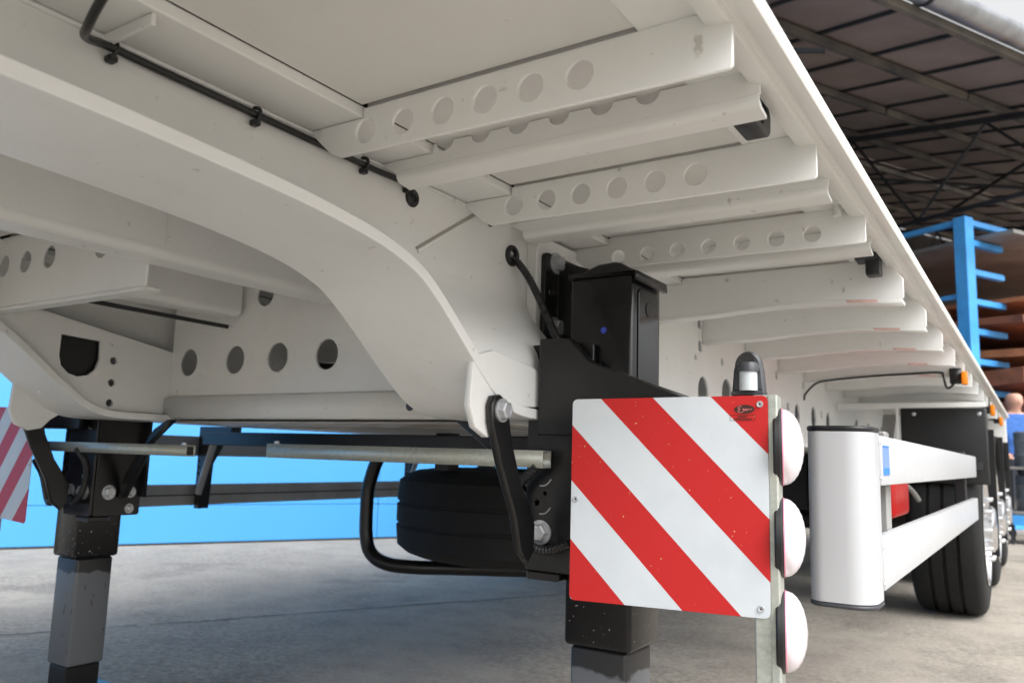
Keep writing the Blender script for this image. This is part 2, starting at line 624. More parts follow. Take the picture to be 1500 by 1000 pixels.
for i in (0, 2, 4, 6):                      # truss frames
    x = -5 + i * 4.4
    sbox('rafter', (x, x + .07), (.1, 9.4), (-.21, -.131), 'darksteel', shed, True)
    c0 = sm(x + .06, .4, 4.45)
    c1 = sm(x + .06, 9.2, 4.45)
    tube('tie_beam', [c0, c1], .035, 'darksteel', shed, straight=True, seg=1)
    for k in range(4):
        a = sm(x + .06, .4 + k * 2.2, 4.45)
        b = sm(x + .06, 1.5 + k * 2.2, 5.3 + (1.5 + k * 2.2) * SL)
        c = sm(x + .06, 2.6 + k * 2.2, 4.45)
        tube('truss_web', [a, b], .022, 'darksteel', shed, straight=True, seg=1)
        tube('truss_web', [b, c], .022, 'darksteel', shed, straight=True, seg=1)
    if True:
        sbox('column', (x - .02, x + .14), (8.9, 9.06), (0, 6.9), 'darksteel', shed)
        sbox('column', (x - .02, x + .14), (.35, .51), (3.9 if i < 3 else 0, 5.3), 'darksteel', shed)
for i in range(3):                          # wind braces below the purlins
    tube('wind_brace', [sm(-5 + i * 8.8, .5, 5.0), sm(-.6 + i * 8.8, 5.0, 5.9)], .028, 'darksteel', shed, straight=True, seg=1)
    tube('wind_brace', [sm(-.6 + i * 8.8, .5, 5.0), sm(-5 + i * 8.8, 5.0, 5.9)], .028, 'darksteel', shed, straight=True, seg=1)
for i in range(8):                          # back wall boards
    sbox('back_wall_sheet', (-7 + i * 3.9, -7 + i * 3.9 + 3.88), (9.5, 9.56), (0, 7.49), 'shedwall', shed)
sbox('fascia_board', (-7, 24), (.0, .04), (5.36, 5.47), 'purlin', shed)
# half-round gutter with joints
prof = [(.145 * math.cos(a), .145 * math.sin(a)) for a in [R_(180 + 15 * i) for i in range(13)]] + [(.138 * math.cos(a), .138 * math.sin(a)) for a in [R_(360 - 15 * i) for i in range(13)]]
for i in range(11):
    mm = Matrix((sv, Vector((0, 0, 1)), su)).transposed().to_4x4()
    mm.translation = sm(-7 + i * 2.85, -.150, 5.56)
    plate('gutter_section', prof, 'Z', 0, 2.845, 'gutter', shed, bev=0, smooth=True, mat4=mm)
    rim = [(.156 * math.cos(a), .156 * math.sin(a)) for a in [R_(180 + 15 * i) for i in range(13)]] + [(.146 * math.cos(a), .146 * math.sin(a)) for a in [R_(360 - 15 * i) for i in range(13)]]
    plate('gutter_bracket', rim, 'Z', 1.4, .05, 'darksteel', shed, bev=0, mat4=mm)

# ---------------------------------------------------------------- cantilever rack and what lies on it
rp = Vector((-.70, 12.0, 0))
rack = thing('cantilever_rack', 'blue steel cantilever rack with short arms under the shed roof', 'rack', rp)
def rbox(name, x, y, z, mt, parent, bev=.006, tilt=0):
    mm = Matrix((su, sv, Vector((0, 0, 1)))).transposed().to_4x4()
    mm.translation = rp
    mm = mm @ Matrix.Translation(((x[0] + x[1]) / 2, (y[0] + y[1]) / 2, (z[0] + z[1]) / 2)) @ Matrix.Rotation(tilt, 4, 'Y')
    return boxr(name, (x[1] - x[0], y[1] - y[0], z[1] - z[0]), mm, mt, parent, bev)
for yy in (0, 2.6):
    rbox('upright', (-.10, .08), (yy - .085, yy + .085), (0, 4.08), 'rackblue', rack)
    rbox('foot', (-.2, 1.3), (yy - .09, yy + .09), (0.001, .12), 'rackblue', rack)
    rbox('head_beam', (.08, 1.0), (yy - .04, yy + .04), (3.99, 4.07), 'rackblue', rack)
    for k in range(8):
        z = 3.76 - k * .40
        rbox('arm', (.08, .80), (yy - .045, yy + .045), (z - .045, z + .035), 'rackblue', rack)
rbox('tie_bar', (-.04, .04), (.10, 2.5), (4.0, 4.07), 'rackblue', rack)
rbox('tie_bar', (-.04, .04), (.10, 2.5), (3.0, 3.06), 'rackblue', rack)
rbox('tie_bar', (-.04, .04), (.10, 2.5), (2.55, 2.61), 'rackblue', rack)

def bent_sheet(name, x, y, z, mt, label, cat, sag, th=.03):
    """a warped plate: grid with thickness"""
    bm = bmesh.new()
    nx, ny = 14, 5
    gx = lambda i: x[0] + (x[1] - x[0]) * i / nx
    gy = lambda j: y[0] + (y[1] - y[0]) * j / ny
    ph = random.uniform(0, 6)
    top, bot = {}, {}
    for i in range(nx + 1):
        for j in range(ny + 1):
            h = z + sag * math.sin(gx(i) * 1.1 + ph) * .25 + sag * .2 * math.sin(gy(j) * 1.9 + ph + gx(i)) - .03 * gx(i) * sag
            p = rp + su * gx(i) + sv * gy(j)
            top[i, j] = bm.verts.new((p.x, p.y, h + th))
            bot[i, j] = bm.verts.new((p.x, p.y, h))
    for i in range(nx):
        for j in range(ny):
            bm.faces.new((top[i, j], top[i + 1, j], top[i + 1, j + 1], top[i, j + 1]))
            bm.faces.new((bot[i, j], bot[i, j + 1], bot[i + 1, j + 1], bot[i + 1, j]))
    for i in range(nx):
        for j in (0, ny):
            bm.faces.new((top[i, j], top[i + 1, j], bot[i + 1, j], bot[i, j]))
    for j in range(ny):
        for i in (0, nx):
            bm.faces.new((top[i, j], top[i, j + 1], bot[i, j + 1], bot[i, j]))
    return tag(finish(name, bm, mt, None), label, cat, 'sheets stored on the blue rack')
bent_sheet('steel_sheet', (.25, 5.2), (-.5, 2.9), 3.80, 'greysheet', 'grey sheet on the topmost arms of the blue rack', 'sheet', .05, .05)
bent_sheet('steel_sheet', (.7, 5.2), (-.4, 2.9), 3.02, 'rust2', 'pale rusty sheet below the empty upper arms of the blue rack', 'sheet', .10, .06)
bent_sheet('steel_sheet', (.35, 5.2), (-.5, 2.8), 2.64, 'rust', 'dark rusty sheet on the middle arms of the blue rack', 'sheet', .12, .09)
bent_sheet('steel_sheet', (.5, 5.2), (-.6, 2.8), 2.30, 'rust2', 'bulging orange rusty sheet on the middle of the blue rack', 'sheet', .22, .10)
bent_sheet('steel_sheet', (.3, 5.2), (-.5, 2.8), 1.84, 'rust', 'thick brown rusty sheet on the lower arms of the blue rack', 'sheet', .16, .20)
bent_sheet('steel_sheet', (.3, 5.2), (-.5, 2.8), 1.46, 'rust', 'dark sheet stack on the lowest arms of the blue rack', 'sheet', .1, .14)
bent_sheet('sheet_bundle', (.3, 5.2), (-.5, 2.6), 1.04, 'greysheet', 'pale grey sheet bundle on the bottom arms of the blue rack', 'sheet', .05, .20)

# ---------------------------------------------------------------- drums on a low shelf at the right edge
dp = Vector((.05, 10.35, 0))
shelf = thing('low_shelf', 'low shelf with blue bottom beam carrying grey drums', 'shelf', dp)
for z in (.34, .80):
    box('shelf_board', (dp.x - .35, dp.x + 1.2), (dp.y - .3, dp.y + .3), (z - .03, z), 'greysheet', shelf, .004)
box('bottom_beam', (dp.x - .36, dp.x + 1.21), (dp.y - .31, dp.y - .27), (.20, .30), 'rackblue', shelf, .004)
for xx in (-.35, 1.17):
    for yy in (-.29, .26):
        box('post', (dp.x + xx, dp.x + xx + .03), (dp.y + yy, dp.y + yy + .03), (0, .84), 'darksteel', shelf, .003)
k = 0
for z in (.341, .801):
    for xx in (-.12, .28, .70):
        d = lathe('drum', [(0, 0), (.165, 0), (.17, .02), (.165, .1), (.175, .12), (.165, .14), (.165, .25), (.175, .27), (.165, .29), (.168, .36), (.15, .375), (0, .375)],
                  (dp.x + xx, dp.y, z), (0, 0, 1), 'drum', None, 28)
        tag(d, 'grey ribbed drum on the %s board of the low shelf' % ('lower' if z < .5 else 'upper'), 'drum', 'drums on the %s shelf board' % ('lower' if z < .5 else 'upper'))

# ---------------------------------------------------------------- person behind the trailer
def person(px, py):
    bm = bmesh.new()
    verts, rad, edges = [], [], []
    def add(p, r, par=None):
        verts.append(Vector(p)); rad.append(r)
        if par is not None:
            edges.append((par, len(verts) - 1))
        return len(verts) - 1
    pel = add((0, 0, .95), .14)
    bel = add((0, .01, 1.10), .145, pel)
    che = add((0, .01, 1.32), .155, bel)
    nk = add((0, 0, 1.47), .065, che)
    hb = add((0, -.02, 1.56), .075, nk)
    hm = add((0, -.03, 1.64), .095, hb)
    add((0, -.025, 1.71), .08, hm)
    nose = add((0, -.125, 1.61), .016, hm)
    for s in (-1, 1):
        add((s * .095, -.02, 1.62), .018, hm)
        sh = add((s * .19, .01, 1.40), .075, che)
        el = add((s * .27, .04, 1.13), .05, sh)
        wr = add((s * .22, -.16, .98), .034, el)
        hd = add((s * .20, -.24, .95), .036, wr)
        for q, (a, l) in enumerate(((-.03, .08), (-.01, .095), (.012, .09), (.032, .07))):
            f1 = add((s * .20 + a, -.24 - l * .6, .94), .0095, hd)
            add((s * .20 + a, -.24 - l, .91), .0085, f1)
        t1 = add((s * .155, -.22, .965), .011, hd)
        add((s * .145, -.27, .955), .0095, t1)
        hp = add((s * .10, 0, .88), .105, pel)
        kn = add((s * .11, -.02, .50), .065, hp)
        an = add((s * .11, .03, .10), .045, kn)
        add((s * .12, -.12, .045), .042, an)
    me = bpy.data.meshes.new('person')
    me.from_pydata(verts, edges, [])
    o = bpy.data.objects.new('tmp', me)
    COL.objects.link(o)
    sk = o.modifiers.new('s', 'SKIN')
    sv_ = me.skin_vertices
    if not sv_:
        bpy.context.view_layer.objects.active = o
    for i, r in enumerate(rad):
        me.skin_vertices[0].data[i].radius = (r, r)
        me.skin_vertices[0].data[i].use_root = (i == 0)
    ss = o.modifiers.new('u', 'SUBSURF'); ss.levels = 2; ss.render_levels = 2
    dg = bpy.context.evaluated_depsgraph_get()
    m2 = bpy.data.meshes.new_from_object(o.evaluated_get(dg))
    bpy.data.objects.remove(o)
    m2.materials.clear()
    for k in ('skin', 'shirt', 'trousers'):
        m2.materials.append(M[k])
    for p in m2.polygons:
        p.use_smooth = True
        c = p.center
        hand = c.y < -.15 and c.z < 1.01
        p.material_index = 0 if (c.z > 1.455 or hand) else (1 if c.z > .93 else 2)
    ob = link('person', m2)
    ob.location = (px, py, .012)
    ob.rotation_euler = (0, 0, R_(25))
    tag(ob, 'bald person in a blue work shirt standing behind the trailer rail', 'person')
    z0 = min(v.co.z for v in m2.vertices)
    ob.location.z = -z0
person(-.24, 11.45)

# ================================================================ THE TRAILER
T = thing('semi_trailer', 'white gooseneck flatbed semi-trailer standing on its black landing legs', 'trailer', (XC, 3.0, 0))
Y0, Y1 = -1.1, 8.8            # front and rear of what is built

# ---------------------------------------------------------------- main beams
curve = [(Y0, 1.106), (.33, 1.103), (.47, 1.099), (.64, 1.090), (.76, 1.080), (.87, 1.064), (.95, 1.040), (1.0, 1.010),
         (1.045, .975), (1.09, .938), (1.14, .898), (1.19, .862), (1.24, .840), (1.30, .831), (1.40, .83), (Y1, .83)]
def offset_curve(c, t):
    out = []
    for i, p in enumerate(c):
        a = Vector(c[max(i - 1, 0)]); b = Vector(c[min(i + 1, len(c) - 1)])
        d = (b - a).normalized()
        out.append((p[0] - d.y * t, p[1] + d.x * t))
    return out
sm_c = [curve[0]] + [(p.x, p.y) for p in catmull([(a, b, 0) for a, b in curve[1:-1]], 4)] + [curve[-1]]
top_c = offset_curve(sm_c, .019)
webholes = [circ(yy, zz, rr, 28) for yy, zz, rr in ((2.55, .985, .050), (2.79, .995, .055), (3.22, .985, .05), (3.78, .98, .05), (4.10, .985, .055), (4.42, .98, .05),
            (3.62, 1.005, .022), (4.27, 1.01, .022), (2.74, 1.105, .014), (2.48, 1.09, .01), (5.2, .985, .05), (5.6, .985, .05), (6.1, .985, .05))]
webholes += [rrect(yy, yy + .035, zz, zz + .035, .006, 2) for yy, zz in ((2.505, 1.115), (2.50, 1.19), (2.965, 1.11), (3.425, 1.11), (3.885, 1.11))]
def main_beam():
    pts = [(a, b + .001) for a, b in top_c] + [(Y1, 1.243), (Y0, 1.243)]
    w = plate('main_beam', pts, 'X', -.926, .012, 'white', T, webholes)
    plate('bottom_flange', sm_c + top_c[::-1], 'X', -1.03, .225, 'white', w, smooth=True)
    box('top_flange', (-1.03, -.808), (Y0, Y1), (1.244, 1.262), 'white', w, .002)
    # weld bead where web and top flange meet
    tube('weld_bead', [(-.913, Y0, 1.240), (-.913, 3, 1.240), (-.913, Y1, 1.240)], .0035, 'white', w, straight=True, seg=2)
    # vertical stiffener pad behind the leg
    box('stiffener', (-.914, -.888), (1.445, 1.70), (.86, 1.236), 'white', w, .002)
    plate('lug', [(1.115, .928), (1.110, .842), (1.128, .806), (1.165, .790), (1.20, .797), (1.222, .822), (1.262, .850), (1.44, .858), (1.44, .90), (1.30, .93), (1.175, .945)],
          'X', -.822, .014, 'white', w)
    # lower part of the web, flared outwards to the lug
    bm = bmesh.new()
    rows = []
    nz, ny = 16, 10
    for j in range(nz + 1):
        z = .856 + (1.095 - .856) * j / nz
        tt = min(1, max(0, (1.095 - z) / .16)); tt = tt * tt * (3 - 2 * tt)
        yl = max(a for a, b in top_c if b > z and a < 1.39) + .004
        rows.append([(-.9135 + .0948 * tt, yl + (1.444 - yl) * i / ny, z) for i in range(ny + 1)])
    for sh in (0, -.004):
        vv = [[bm.verts.new((p[0] + sh, p[1], p[2])) for p in r] for r in rows]
        for j in range(nz):
            for i in range(ny):
                q = (vv[j][i], vv[j][i + 1], vv[j + 1][i + 1], vv[j + 1][i])
                bm.faces.new(q if sh == 0 else q[::-1])
    finish('flared_web', bm, 'white', w, True)
    return w
nb = main_beam()
plate('weld_patch', [(1.272, 1.2365), (1.262, 1.2365), (1.075, 1.118), (1.08, 1.112)], 'X', -.9138, .004, 'white', nb, bev=.001)
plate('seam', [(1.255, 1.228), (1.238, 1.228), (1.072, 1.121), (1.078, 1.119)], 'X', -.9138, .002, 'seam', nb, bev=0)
MIR = True
fb = main_beam()
MIR = False
# inner doubler plate of the far beam with its opening and bolt holes
dl = [(.80, 1.112), (.97, 1.112), (1.086, 1.104), (1.475, 1.038), (1.475, .851)] + [(a, b + .003) for a, b in top_c if .78 < a < 1.46][::-1]
dhole = [(1.135, 1.048), (1.245, 1.043), (1.247, .99), (1.238, .962), (1.218, .945), (1.190, .938), (1.163, .945), (1.142, .964), (1.135, .99)]
plate('doubler_plate', dl, 'X', -2.205, .012, 'white', fb,
      [dhole] + [circ(1.288, z, .0105, 14) for z in (.993, .930, .873)] + [circ(1.10, .888, .006, 10)])
box('dark_backing', (-2.222, -2.212), (1.11, 1.272), (.92, 1.065), 'plastic', fb, .002)  # black sheet added behind the opening so that it looks dark

# ---------------------------------------------------------------- cross-members outside the near beam
MY = [.815, 1.213, 1.62, 2.08, 2.54, 3.0, 3.46, 3.92, 4.38, 4.84, 5.30, 5.76, 6.22, 6.68, 7.14, 7.60, 8.06, 8.52]
def zprofile(y, zb, back):
    """rear plate of a holed member: vertical, rounded bend, sloping lip"""
    t = .006
    a = [(y, 1.243), (y, zb + .022)]
    for i in range(7):
        q = R_(180 + 65 * i / 6)
        a.append((y + .022 + .022 * math.cos(q), zb + .022 + .022 * math.sin(q)))
    a.append((y + back, zb - .004))
    b = [(p + t, q + t * .6) for p, q in a[::-1]]
    b[-1] = (y + t, 1.243)
    return a + b
for i, y in enumerate(MY):
    if i < 3:
        hx = [-.800 + .0705 * k for k in range(6)]
        hol = [circ(hh, 1.222, .0190, 28) for hh in hx]
        if i == 2:
            hol = [circ(hh, 1.212, .0165, 28) for hh in [-.78 + .0705 * k for k in range(7)]]
        cm = plate('cross_member', [(-.912, 1.243), (-.906, 1.232), (-.868, 1.198), (-.850, 1.190), (-.262, 1.183), (-.258, 1.187), (-.258, 1.236), (-.30, 1.2575), (-.806, 1.2575), (-.806, 1.243)],
                   'Y', y, .006, 'white', T, hol)
        yr = y + .160
        out = [(-.912, 1.243), (-.908, 1.238), (-.885, 1.2235), (-.274, 1.2235), (-.274, 1.236), (-.30, 1.2575)]
        for hh in [-.780 + .0705 * k for k in range(5, -1, -1)]:
            out += [(hh + .0175 * math.cos(R_(t)), 1.2575 - .0150 * math.sin(R_(t))) for t in range(0, 181, 15)]
        out += [(-.8035, 1.2575), (-.8035, 1.243)]
        plate('rear_web', out, 'Y', yr, .005, 'white', cm, bev=.0005)
        pr = [(yr, 1.223), (yr, 1.2185)]
        for q in range(0, 8):
            t_ = R_(180 + 80 * q / 7)
            pr.append((yr + .012 + .012 * math.cos(t_), 1.2185 + .012 * math.sin(t_)))
        pr += [(yr + .036, 1.2030), (yr + .036, 1.2080), (yr + .014, 1.2125), (yr + .005, 1.219), (yr + .005, 1.223)]
        plate('lip', pr, 'X', -.880, .604, 'white', cm, bev=0, smooth=True)
        box('end_bracket', (-.380, -.286), (y + .01, y + .075), (1.252, 1.2568), 'white', cm, .001)
    else:
        # solid gull-shaped outrigger with a bright folded lip
        zi = 1.150
        low = [(-.912, zi), (-.80, zi + .004), (-.72, zi + .007), (-.64, zi + .014), (-.55, zi + .018), (-.44, zi + .017), (-.34, zi + .011), (-.256, zi + .005)]
        cm = plate('outrigger', low + [(-.252, zi + .012), (-.252, 1.205), (-.292, 1.2575), (-.806, 1.2575), (-.806, 1.243), (-.912, 1.243)], 'Y', y, .006, 'white', T)
        lip = low + [(a, b - .008) for a, b in low[::-1]]
        plate('lip', lip, 'Y', y, .055, 'white', cm, bev=.001)
        if 3 <= i <= 7:
            xa = -.38 - .012 * (i - 3)
            plate('red_mark', [(xa, zi + .0125), (xa + .07, zi + .008), (xa + .07, zi + .002), (xa, zi + .0065)], 'Y', y - .0012, .001, 'pinkmark', cm, bev=0)
        box('end_bracket', (-.36, -.286), (y + .02, y + .08), (1.252, 1.2568), 'white', cm, .001)

# floor panels between the members
ys = [-.75, -.05, .36] + MY
edges_ = [Y0] + MY + [Y1]
for k in range(len(edges_) - 1):
    a = edges_[k] + (.0 if k == 0 else .012 if k > 3 else .0075)
    b = edges_[k + 1] - .0035
    box('floor_panel', (-.806, -.372), (a, b), (1.2605, 1.275), 'panel', T, .001)
box('edge_panel', (-.371, -.288), (Y0, Y1), (1.2571, 1.271), 'white', T, .001)
box('deck_boards', (2 * XC + .30, -.300), (Y0, Y1), (1.300, 1.33), 'ply', T, .004)

# side rail (near side) in welded lengths, and the far one
def side_rail(name):
    prof = [(-.292, 1.258), (-.292, 1.247), (-.288, 1.240), (-.276, 1.236), (-.263, 1.237), (-.259, 1.245), (-.251, 1.2465), (-.2475, 1.240), (-.236, 1.237),
            (-.228, 1.2385), (-.2245, 1.244), (-.2245, 1.256), (-.230, 1.262), (-.246, 1.2985), (-.292, 1.2985)]
    return plate(name, prof, 'Y', Y0, Y1 - Y0, 'rail', T, bev=0, smooth=True)
side_rail('side_rail')
MIR = True
side_rail('side_rail')
MIR = False
# lashing rings folded in below the rail
for y, s in ((1.035, 1.0), (2.02, .5), (2.62, .4)):
    r = plate('lashing_ring', rrect(y - .045 * s, y + .055 * s, 1.204, 1.252, .02 * s, 4), 'X', -.322, .03, 'plastic', T, [rrect(y - .025 * s, y + .02 * s, 1.215, 1.240, .006, 3)] if s > .9 else ())
    box('ring_pocket', (-.345, -.293), (y - .05 * s, y + .05 * s), (1.240, 1.2575), 'greyplastic', r, .002)
tube('drain_stub', [(-.305, 1.60, 1.236), (-.305, 1.60, 1.258)], .008, 'white', T, straight=True)

# ---------------------------------------------------------------- between the beams
for k, (a, b) in enumerate(((Y0, .15), (.155, .94), (.965, 1.46), (1.49, 2.6), (2.61, 3.8), (3.81, 5.0), (5.01, 6.2), (6.21, 7.4), (7.41, Y1))):
    box('floor_panel', (-2.165, -1.031), (a, b), (1.264, 1.280), 'panel', T, .001)
box('floor_panel', (2 * XC + .30, -2.390), (Y0, Y1), (1.2605, 1.275), 'panel', T, .001)
# centre longitudinal member, folded
cl = [(-1.448, 1.263), (-1.448, 1.150)]
for i in range(7):
    q = R_(0 - 90 * i / 6)
    cl.append((-1.468 + .020 * math.cos(q), 1.150 + .020 * math.sin(q)))
cl += [(-1.53, 1.130), (-1.53, 1.137), (-1.468, 1.138), (-1.455, 1.150), (-1.455, 1.263)]
plate('centre_beam', cl, 'Y', Y0, 1.44 - Y0, 'white', T, bev=0, smooth=True)
box('centre_plate', (-1.446, -1.4445), (Y0, .93), (1.150, 1.262), 'white', T, .0005)
cl2 = [(a - .42, b - .005) for a, b in cl]
plate('centre_beam', cl2, 'Y', .99, 1.455 - .99, 'white', T, bev=0, smooth=True)
for y in (-.8, .06, .95):
    hs_ = [circ(xx, 1.190, .027, 24) for xx in (-2.145, -2.04, -1.93, -1.71, -1.60)]
    c = plate('neck_cross_member', [(-2.200, 1.263), (-2.200, 1.085), (-1.531, 1.085), (-1.531, 1.263)], 'Y', y, .006, 'white', T, hs_)
    box('lip', (-2.200, -1.531), (y - .001, y + .035), (1.076, 1.084), 'white', c, .001)
# deep cross-member at the landing legs with round openings
dh = [circ(xx, 1.005, .040, 32) for xx in (-2.110, -1.900, -1.722, -1.535, -1.335, -1.15)]
dh += [circ(xx, 1.185, .034, 28) for xx in (-2.07, -1.93, -1.79, -1.62)]
dc = plate('leg_cross_member', [(-2.262, 1.263), (-2.262, .845), (-.928, .845), (-.928, 1.263)] if False else [(-2.193, 1.243), (-2.193, .905), (-1.031, .905), (-1.031, 1.243)],
           'Y', 1.470, .008, 'white', T, dh)
low = plate('lower_box', [(1.455, .900), (1.470, .906), (1.470, .898), (1.462, .892), (1.462, .845), (1.72, .845), (1.72, .838), (1.462, .838), (1.455, .845)], 'X', -2.193, 1.162, 'white', dc, bev=0)
for xx in (-1.232, -1.200):
    lathe('plug', [(0, -.001), (.012, -.001), (.012, -.002), (0, -.002)], (xx, 1.455, .868), (0, 1, 0), 'greyplastic', dc, 16)
tube('air_pipe', [(-2.15, 1.90, 1.045), (-1.6, 1.90, 1.010), (-1.04, 1.90, 1.03)], .014, 'cable', dc, 6)
tube('air_pipe', [(-2.15, 1.87, .93), (-1.6, 1.87, .985), (-1.04, 1.87, .975)], .012, 'cable', dc, 6)
# further cross-members that close the view through the openings
for y in (1.97, 2.9, 3.6, 4.38, 5.3, 6.22, 7.14, 8.06):
    c = plate('inner_cross_member', [(-2.26, 1.243), (-2.26, 1.06), (-.934, 1.06), (-.934, 1.243)], 'Y', y, .008, 'white', T)
# brown primed protective plate under the box
box('under_plate', (-2.16, -1.035), (1.475, 1.74), (.826, .832), mat('brownish coated plate', (.36, .33, .29), .35, var=.1), T, .001)
box('support_tube', (-2.55, -.95), (1.86, 1.93), (.765, .812), 'black', T, .003)

# ---------------------------------------------------------------- cables on the near beam
cb = tube('cable', [(-.60, .36, 1.222), (-.72, .39, 1.210), (-.77, .402, 1.203), (-.82, .417, 1.196), (-.866, .440, 1.206), (-.900, .487, 1.225), (-.905, .56, 1.2265), (-.905, .75, 1.2255), (-.905, .92, 1.224), (-.906, 1.03, 1.2255), (-.908, 1.046, 1.221), (-.915, 1.058, 1.213), (-.93, 1.066, 1.205)],
          .0052, 'cable', T, 8)
for y in (.492, .705, .925, 1.034):
    tube('cable_clip', [(-.913, y, 1.2385), (-.902, y + .002, 1.2345), (-.8985, y + .001, 1.225), (-.903, y, 1.2165), (-.913, y, 1.214)], .0028, 'plastic', cb, 5)
    box('clip_block', (-.913, -.900), (y - .006, y + .006), (1.2095, 1.2185), 'plastic', cb, .002)
box('gusset', (-.913, -.815), (.483, .489), (1.2285, 1.2435), 'white', nb, .001)
def torus(name, c, axis, R, r, mt, par):
    prof = [(R + r * math.cos(2 * math.pi * i / 10), r * math.sin(2 * math.pi * i / 10)) for i in range(10)]
    return lathe(name, prof, c, axis, mt, par, 28, closed=True)
torus('grommet', (-.9125, 1.056, 1.2075), (1, 0, 0), .0125, .0045, 'plastic', cb)
lathe('grommet_hole', [(0, .001), (.011, .001), (.011, 0), (0, 0)], (-.9135, 1.056, 1.2075), (1, 0, 0), 'dark_void', cb, 20)
cd_ = tube('conduit', [(-.912, 1.383, 1.174), (-.900, 1.392, 1.160), (-.876, 1.402, 1.122), (-.838, 1.405, 1.050), (-.80, 1.385, .995), (-.77, 1.36, .965)], .0085, 'cable', T, 10, 4, ribs=46)
torus('grommet', (-.9105, 1.382, 1.176), (1, .0, 0), .017, .006, 'plastic', cd_)
lathe('plug', [(0, .0015), (.012, .0015), (.012, 0), (0, 0)], (-.9135, 1.300, 1.2300), (1, 0, 0), 'dark_void', nb, 14)
tube('inner_cable', [(-1.93, .965, 1.105), (-1.93, 1.1, 1.103), (-1.93, 1.32, 1.101), (-1.93, 1.46, 1.10)], .006, 'cable', T, 4)

# ---------------------------------------------------------------- landing legs
def landing_leg(near):
    L = box('landing_leg', (-.764, -.628), (1.37, 1.505), (.415, 1.112), 'leg_outer', T, .010, 3)
    box('inner_tube', (-.755, -.640), (1.381, 1.494), (.10, .4145), 'leg_inner', L, .008, 3)
    foot = box('foot_plate', (-.80, -.595), (1.32, 1.55), (.0, .022), 'black', L, .004)
    box('foot_socket', (-.745, -.65), (1.385, 1.49), (.0225, .0995), 'black', L, .004)
    # cap with a humped outline
    plate('cap', [(-.766, 1.108), (-.766, 1.118), (-.735, 1.117), (-.715, 1.126), (-.70, 1.131), (-.665, 1.133), (-.652, 1.130), (-.636, 1.119), (-.618, 1.112), (-.616, 1.094), (-.6245, 1.094), (-.6245, 1.108)],
          'Y', 1.364, .150, 'black', L, bev=.004)
    plate('side_plate', rrect(1.392, 1.484, .80, 1.085, .012), 'X', -.6278, .003, 'black_gloss', L)
    lathe('side_hole', [(0, .002), (.014, .002), (.014, 0), (0, 0)], (-.6250, 1.437, 1.048), (1, 0, 0), 'dark_void', L, 20)
    if near:
        lathe('dot_sticker', [(0, .0012), (.0062, .0012), (.0062, 0), (0, 0)], (-.688, 1.3698, 1.002), (0, -1, 0), 'bluedot', L, 20)
    else:
        bolt((-.735, 1.3515, .615), (0, -1, 0), L, .0150)
        bolt((-.8425, 1.405, .615), (-1, 0, 0), L, .0150)
        bolt((-.8425, 1.475, .615), (-1, 0, 0), L, .0120)
        bolt((-.8425, 1.475, .565), (-1, 0, 0), L, .0100)
    # mounting plate bolted to the beam
    mp = plate('mounting_plate', rrect(1.462, 1.70, .87, 1.200, .012), 'X', -.8875, .011, 'black', L,
               [circ(1.490, 1.115, .010, 16), circ(1.60, 1.115, .010, 16)])
    for z in (1.182, 1.038):
        bolt((-.8765, 1.505, z), (1, 0, 0), L, .0165)
    plate('bracket_web', [(-.874, .88), (-.874, 1.190), (-.80, 1.165), (-.7655, 1.115), (-.7655, .88)], 'Y', 1.515, .010, 'black', L)
    plate('bracket_web', [(-.874, .60), (-.874, .868), (-.7655, .868), (-.7655, .60)], 'Y', 1.50, .010, 'black', L)
    lp = plate('lower_bracket', rrect(-.842, -.700, .545, .978, .008), 'Y', 1.352, .010, 'black', L, [circ(-.818, .672, .006, 10), circ(-.80, .69, .004, 8)])
    plate('bracket_side', rrect(1.3625, 1.51, .545, .978, .008), 'X', -.842, .008, 'black', L)
    box('bracket_foot', (-.838, -.766), (1.352, 1.42), (.528, .544), 'black', L, .003)
    bolt((-.806, 1.3515, .617), (0, -1, 0), L, .0160)
    for zc, wx in ((.888, .024), (.806, .020), (.708, .022), (.655, .020)):
        tube('weld_glint', [(-.806 - wx * .2, 1.3513, zc - .004), (-.800, 1.3510, zc - .003), (-.793, 1.3510, zc + .001), (-.786, 1.3513, zc + .009)], .0014, 'bolt', L, 5, 2)  # weld beads as bright wires, their highlights put into the colour
    # sloping cover towards the sign
    plate('sloping_arm', [(-.800, .985), (-.735, .982), (-.690, .936), (-.50, .868), (-.50, .80), (-.800, .80)], 'Y', 1.318, .030, 'black', L, bev=.003)
    # strut from the lug down to the bracket
    st = plate('strut', [(1.160, .862), (1.178, .866), (1.196, .858), (1.206, .838), (1.222, .78), (1.255, .71), (1.288, .665), (1.306, .635), (1.304, .585), (1.285, .566), (1.258, .588), (1.236, .655), (1.185, .745), (1.155, .815), (1.152, .845)],
               'X', -.807, .016, 'black', L, bev=.003)
    bolt((-.7908, 1.181, .838), (1, 0, 0), st, .0145)
    tube('strut_hose', [(-.80, 1.32, .740), (-.845, 1.325, .700), (-.852, 1.325, .650), (-.832, 1.325, .606), (-.79, 1.33, .586), (-.74, 1.345, .60)], .0095, 'cable', L, 8, 4, ribs=40)
    plate('rear_strut', [(-1.085, .834), (-1.06, .834), (-1.0, .806), (-.872, .668), (-.85, .60), (-.872, .60), (-.99, .77)], 'Y', 1.43, .022, 'black', L, bev=.003)
    return L
landing_leg(True)
MIR = True
L2 = landing_leg(False)
MIR = False
# a hose loop beside the far leg
tube('hose_loop', [(-2.60, 1.30, .742), (-2.52, 1.29, .735), (-2.46, 1.28, .69), (-2.425, 1.28, .605), (-2.445, 1.28, .588), (-2.49, 1.28, .66), (-2.58, 1.30, .70)], .011, 'cable', T, 8, 4)

